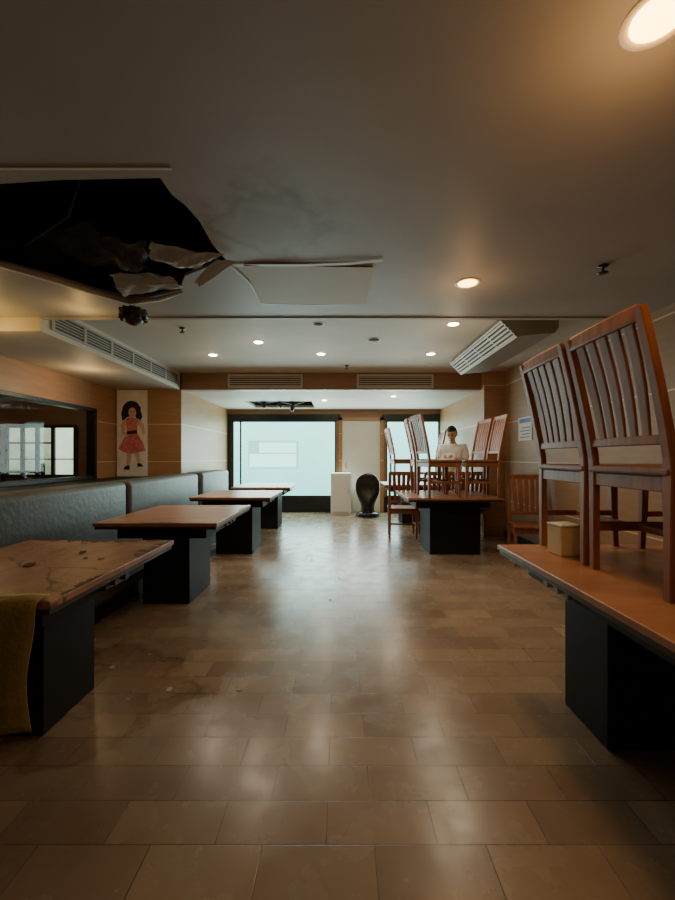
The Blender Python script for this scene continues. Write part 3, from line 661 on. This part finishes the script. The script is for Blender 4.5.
# ------------------------------------------------------------------ person
def skinned(chain_list,level=1):
    me=bpy.data.meshes.new('t'); verts=[]; edges=[]; rad=[]; idx={}
    for ci,(link,ch) in enumerate(chain_list):
        prev=idx[link] if link is not None else None
        for vi,(p,r) in enumerate(ch):
            verts.append(p); rad.append(r); k=len(verts)-1; idx[(ci,vi)]=k
            if prev is not None: edges.append((prev,k))
            prev=k
    me.from_pydata(verts,edges,[]); o=bpy.data.objects.new('t',me); COL.objects.link(o)
    md=o.modifiers.new('k','SKIN'); md.use_smooth_shade=True
    sv=me.skin_vertices[0].data
    for i,r in enumerate(rad):
        sv[i].radius=r if isinstance(r,tuple) else (r,r)
        sv[i].use_root=(i==0)
    s=o.modifiers.new('s','SUBSURF'); s.levels=level; s.render_levels=level
    dg=bpy.context.evaluated_depsgraph_get(); dg.update()
    res=bpy.data.meshes.new_from_object(o.evaluated_get(dg))
    bpy.data.objects.remove(o); return res
def remeshed(bm,vox,name,m,parent):
    me=bpy.data.meshes.new(name); bm.to_mesh(me); bm.free(); o=bpy.data.objects.new(name,me); COL.objects.link(o)
    md=o.modifiers.new('r','REMESH'); md.mode='VOXEL'; md.voxel_size=vox; md.use_smooth_shade=True
    sm=o.modifiers.new('sm','SMOOTH'); sm.factor=.5; sm.iterations=2
    dg=bpy.context.evaluated_depsgraph_get(); dg.update()
    res=bpy.data.meshes.new_from_object(o.evaluated_get(dg)); bpy.data.objects.remove(o)
    res.materials.clear(); res.materials.append(m)
    for p_ in res.polygons: p_.use_smooth=True
    n=bpy.data.objects.new(name,res); COL.objects.link(n); n.parent=parent; return n
PX,PY=1.95,6.90; PR=math.radians(-30)
per=empty('person',(PX,PY,0),PR)
tag(per,'standing person in white shirt and dark trousers looking down','person')
SH={-1:Vector((-.185,-.01,1.42)),1:Vector((.185,-.01,1.42))}
EL={-1:Vector((-.245,-.03,1.17)),1:Vector((.245,-.03,1.17))}
WR={-1:Vector((-.09,-.245,1.22)),1:Vector((.09,-.245,1.22))}
ch=[(None,[((0,0,.95),(.15,.11)),((0,0,1.08),(.13,.095)),((0,-.01,1.25),(.155,.11)),((0,-.01,1.39),(.12,.085)),((0,-.02,1.465),.055),((0,-.05,1.535),.052),((0,-.07,1.59),.06)])]
for s in (-1,1):
    ch.append(((0,3),[(SH[s],.055),(SH[s].lerp(EL[s],.5),.046),(EL[s],.038),(EL[s].lerp(WR[s],.4),.036),(WR[s],.025)]))
    hip=Vector((s*.09,0,.90)); ch.append(((0,0),[(hip,.09),((s*.095,-.01,.70),.075),((s*.10,-.01,.50),.055),((s*.10,.0,.32),.05),((s*.10,.015,.09),.035),((s*.105,-.05,.05),.036),((s*.115,-.15,.035),.03)]))
bm=bmesh.new(); me=skinned(ch); bm.from_mesh(me)
for s in (-1,1):
    w=WR[s]; dr=Vector((-s*.25,-.95,.12)).normalized()
    pc=w+dr*.05
    r=bmesh.ops.create_uvsphere(bm,u_segments=14,v_segments=10,radius=1)
    bmesh.ops.scale(bm,vec=(.018,.05,.04),verts=r['verts']); bmesh.ops.translate(bm,vec=pc,verts=r['verts'])
    for k in range(4):
        zz=.03-.02*k; ln=[.036,.041,.038,.030][k]; b0=w+dr*.085+Vector((0,0,zz))
        a=b0+dr*ln; b=a+(dr*.5+Vector((-s*.9,0,0))).normalized()*ln*.7; c=b+Vector((-s*.9,.35,0)).normalized()*ln*.55
        add_tube(bm,[b0-dr*.02,b0,a,b,c],[.009,.009,.0085,.008,.006],n=8)
    t0=w+dr*.03+Vector((-s*.008,0,.03)); add_tube(bm,[t0,t0+Vector((-s*.02,-.03,.022)),t0+Vector((-s*.035,-.06,.022)),t0+Vector((-s*.045,-.08,.015))],[.012,.011,.010,.007],n=8)
RH=Matrix.Rotation(math.radians(24),3,'X')
def headpt(v): return RH@(v*1.12)+Vector((0,-.085,1.645))
r=bmesh.ops.create_uvsphere(bm,u_segments=28,v_segments=20,radius=1)
for v in r['verts']:
    x,y,z=v.co; f=1-.28*max(0,-z)**1.3
    X=x*.077*f; Y=y*.095*(f if y<0 else 1-.25*max(0,-z)); Z=z*.118
    if y<-.3 and -.1<z<.25 and .2<abs(x)<.6: Y+=.008
    v.co=headpt(Vector((X,Y,Z)))
def blob(c,sc):
    r=bmesh.ops.create_uvsphere(bm,u_segments=12,v_segments=8,radius=1)
    for v in r['verts']: v.co=headpt(Vector((c[0]+v.co.x*sc[0],c[1]+v.co.y*sc[1],c[2]+v.co.z*sc[2])))
blob((0,-.097,-.022),(.014,.019,.014)); blob((0,-.094,-.0),(.009,.011,.028)); blob((0,-.086,-.062),(.024,.010,.006)); blob((0,-.083,-.074),(.020,.010,.006)); blob((0,-.072,-.1),(.022,.018,.014))
for s in (-1,1): blob((s*.078,.005,-.01),(.009,.018,.03)); blob((s*.031,-.088,.022),(.02,.008,.006))
body=remeshed(bm,.006,'body',M_skin,per)
for s in (-1,1):
    bm=bmesh.new(); r=bmesh.ops.create_uvsphere(bm,u_segments=10,v_segments=8,radius=.010)
    for v in r['verts']: v.co=headpt(v.co+Vector((s*.031,-.088,.008)))
    obj_from_bm(bm,'eye',M_hair,True,parent=per)
    bm=bmesh.new(); add_tube(bm,[headpt(Vector((s*x,-.094+abs(x-.03)*.3,.034))) for x in (.014,.028,.045)],.005,n=6); obj_from_bm(bm,'eyebrow',M_hair,True,parent=per)
bm=bmesh.new(); add_tube(bm,[headpt(Vector((x,-.0985+abs(x)*.3,-.068))) for x in (-.022,0,.022)],.004,n=6); obj_from_bm(bm,'mouth',mat('lips',(.28,.10,.08),.5),True,parent=per)
bm=bmesh.new(); r=bmesh.ops.create_uvsphere(bm,u_segments=32,v_segments=24,radius=1)
kill=[]
for v in r['verts']:
    x,y,z=v.co
    if (y<-.25 and z<.42) or z<-.40 or (y<.15 and z<.02): kill.append(v)
    rr=1+.05*noise.noise(Vector((x*6,y*6,z*6)))
    v.co=headpt(Vector((x*.085*rr,y*.102*rr+.003,z*.124*rr+.003)))
bmesh.ops.delete(bm,geom=kill,context='VERTS')
hr=obj_from_bm(bm,'hair',M_hair,True,parent=per); md=hr.modifiers.new('s','SOLIDIFY'); md.thickness=.010; md.offset=-1
ch=[(None,[((0,0,.90),(.172,.135)),((0,0,1.08),(.165,.13)),((0,-.01,1.25),(.195,.138)),((0,-.01,1.38),(.16,.11)),((0,-.02,1.45),.078)])]
for s in (-1,1): ch.append(((0,3),[(SH[s],.082),(SH[s].lerp(EL[s],.5),.072),(SH[s].lerp(EL[s],.9),.068)]))
bm=bmesh.new(); bm.from_mesh(skinned(ch)); sh=remeshed(bm,.009,'shirt',M_shirt,per)
bm=bmesh.new(); add_tube(bm,[(.064*math.cos(a*.5236),.064*math.sin(a*.5236)-.025,1.472+.014*math.sin(a*.5236)) for a in range(13)],.008,.018,n=6); obj_from_bm(bm,'collar',M_shirt,True,parent=per)
ch=[(None,[((0,0,.97),(.165,.13)),((0,0,.90),(.165,.13))])]
for s in (-1,1): ch.append(((0,1),[((s*.095,0,.84),.108),((s*.10,-.01,.66),.092),((s*.105,-.01,.48),.078),((s*.105,.0,.3),.07),((s*.105,.01,.10),.066)]))
bm=bmesh.new(); bm.from_mesh(skinned(ch)); remeshed(bm,.01,'trousers',M_trouser,per)
for s in (-1,1):
    bm=bmesh.new(); add_box(bm,s*.11-.048,s*.11+.048,-.20,.07,0,.085,bev=.03,seg=3); obj_from_bm(bm,'shoe',M_black,True,parent=per)
pp=boxes('paper_sheet',[(-.11,.11,-.001,.001,-.09,.13)],M_paper); c_=Matrix.Rotation(PR,4,'Z')@Vector((0,-.365,1.23)); pp.location=(PX+c_.x,PY+c_.y,c_.z); pp.rotation_euler=(math.radians(-50),0,PR)
tag(pp,'white paper sheet held in both hands','paper')

# ------------------------------------------------------------------ camera
cam=bpy.data.cameras.new('camera'); co_=bpy.data.objects.new('camera',cam); COL.objects.link(co_)
co_.location=(0,0,H); co_.rotation_euler=(math.radians(90),0,0)
cam.sensor_width=36; cam.lens=16.0; cam.shift_x=-2.5/900; cam.shift_y=7/900; cam.clip_start=.05
S.camera=co_
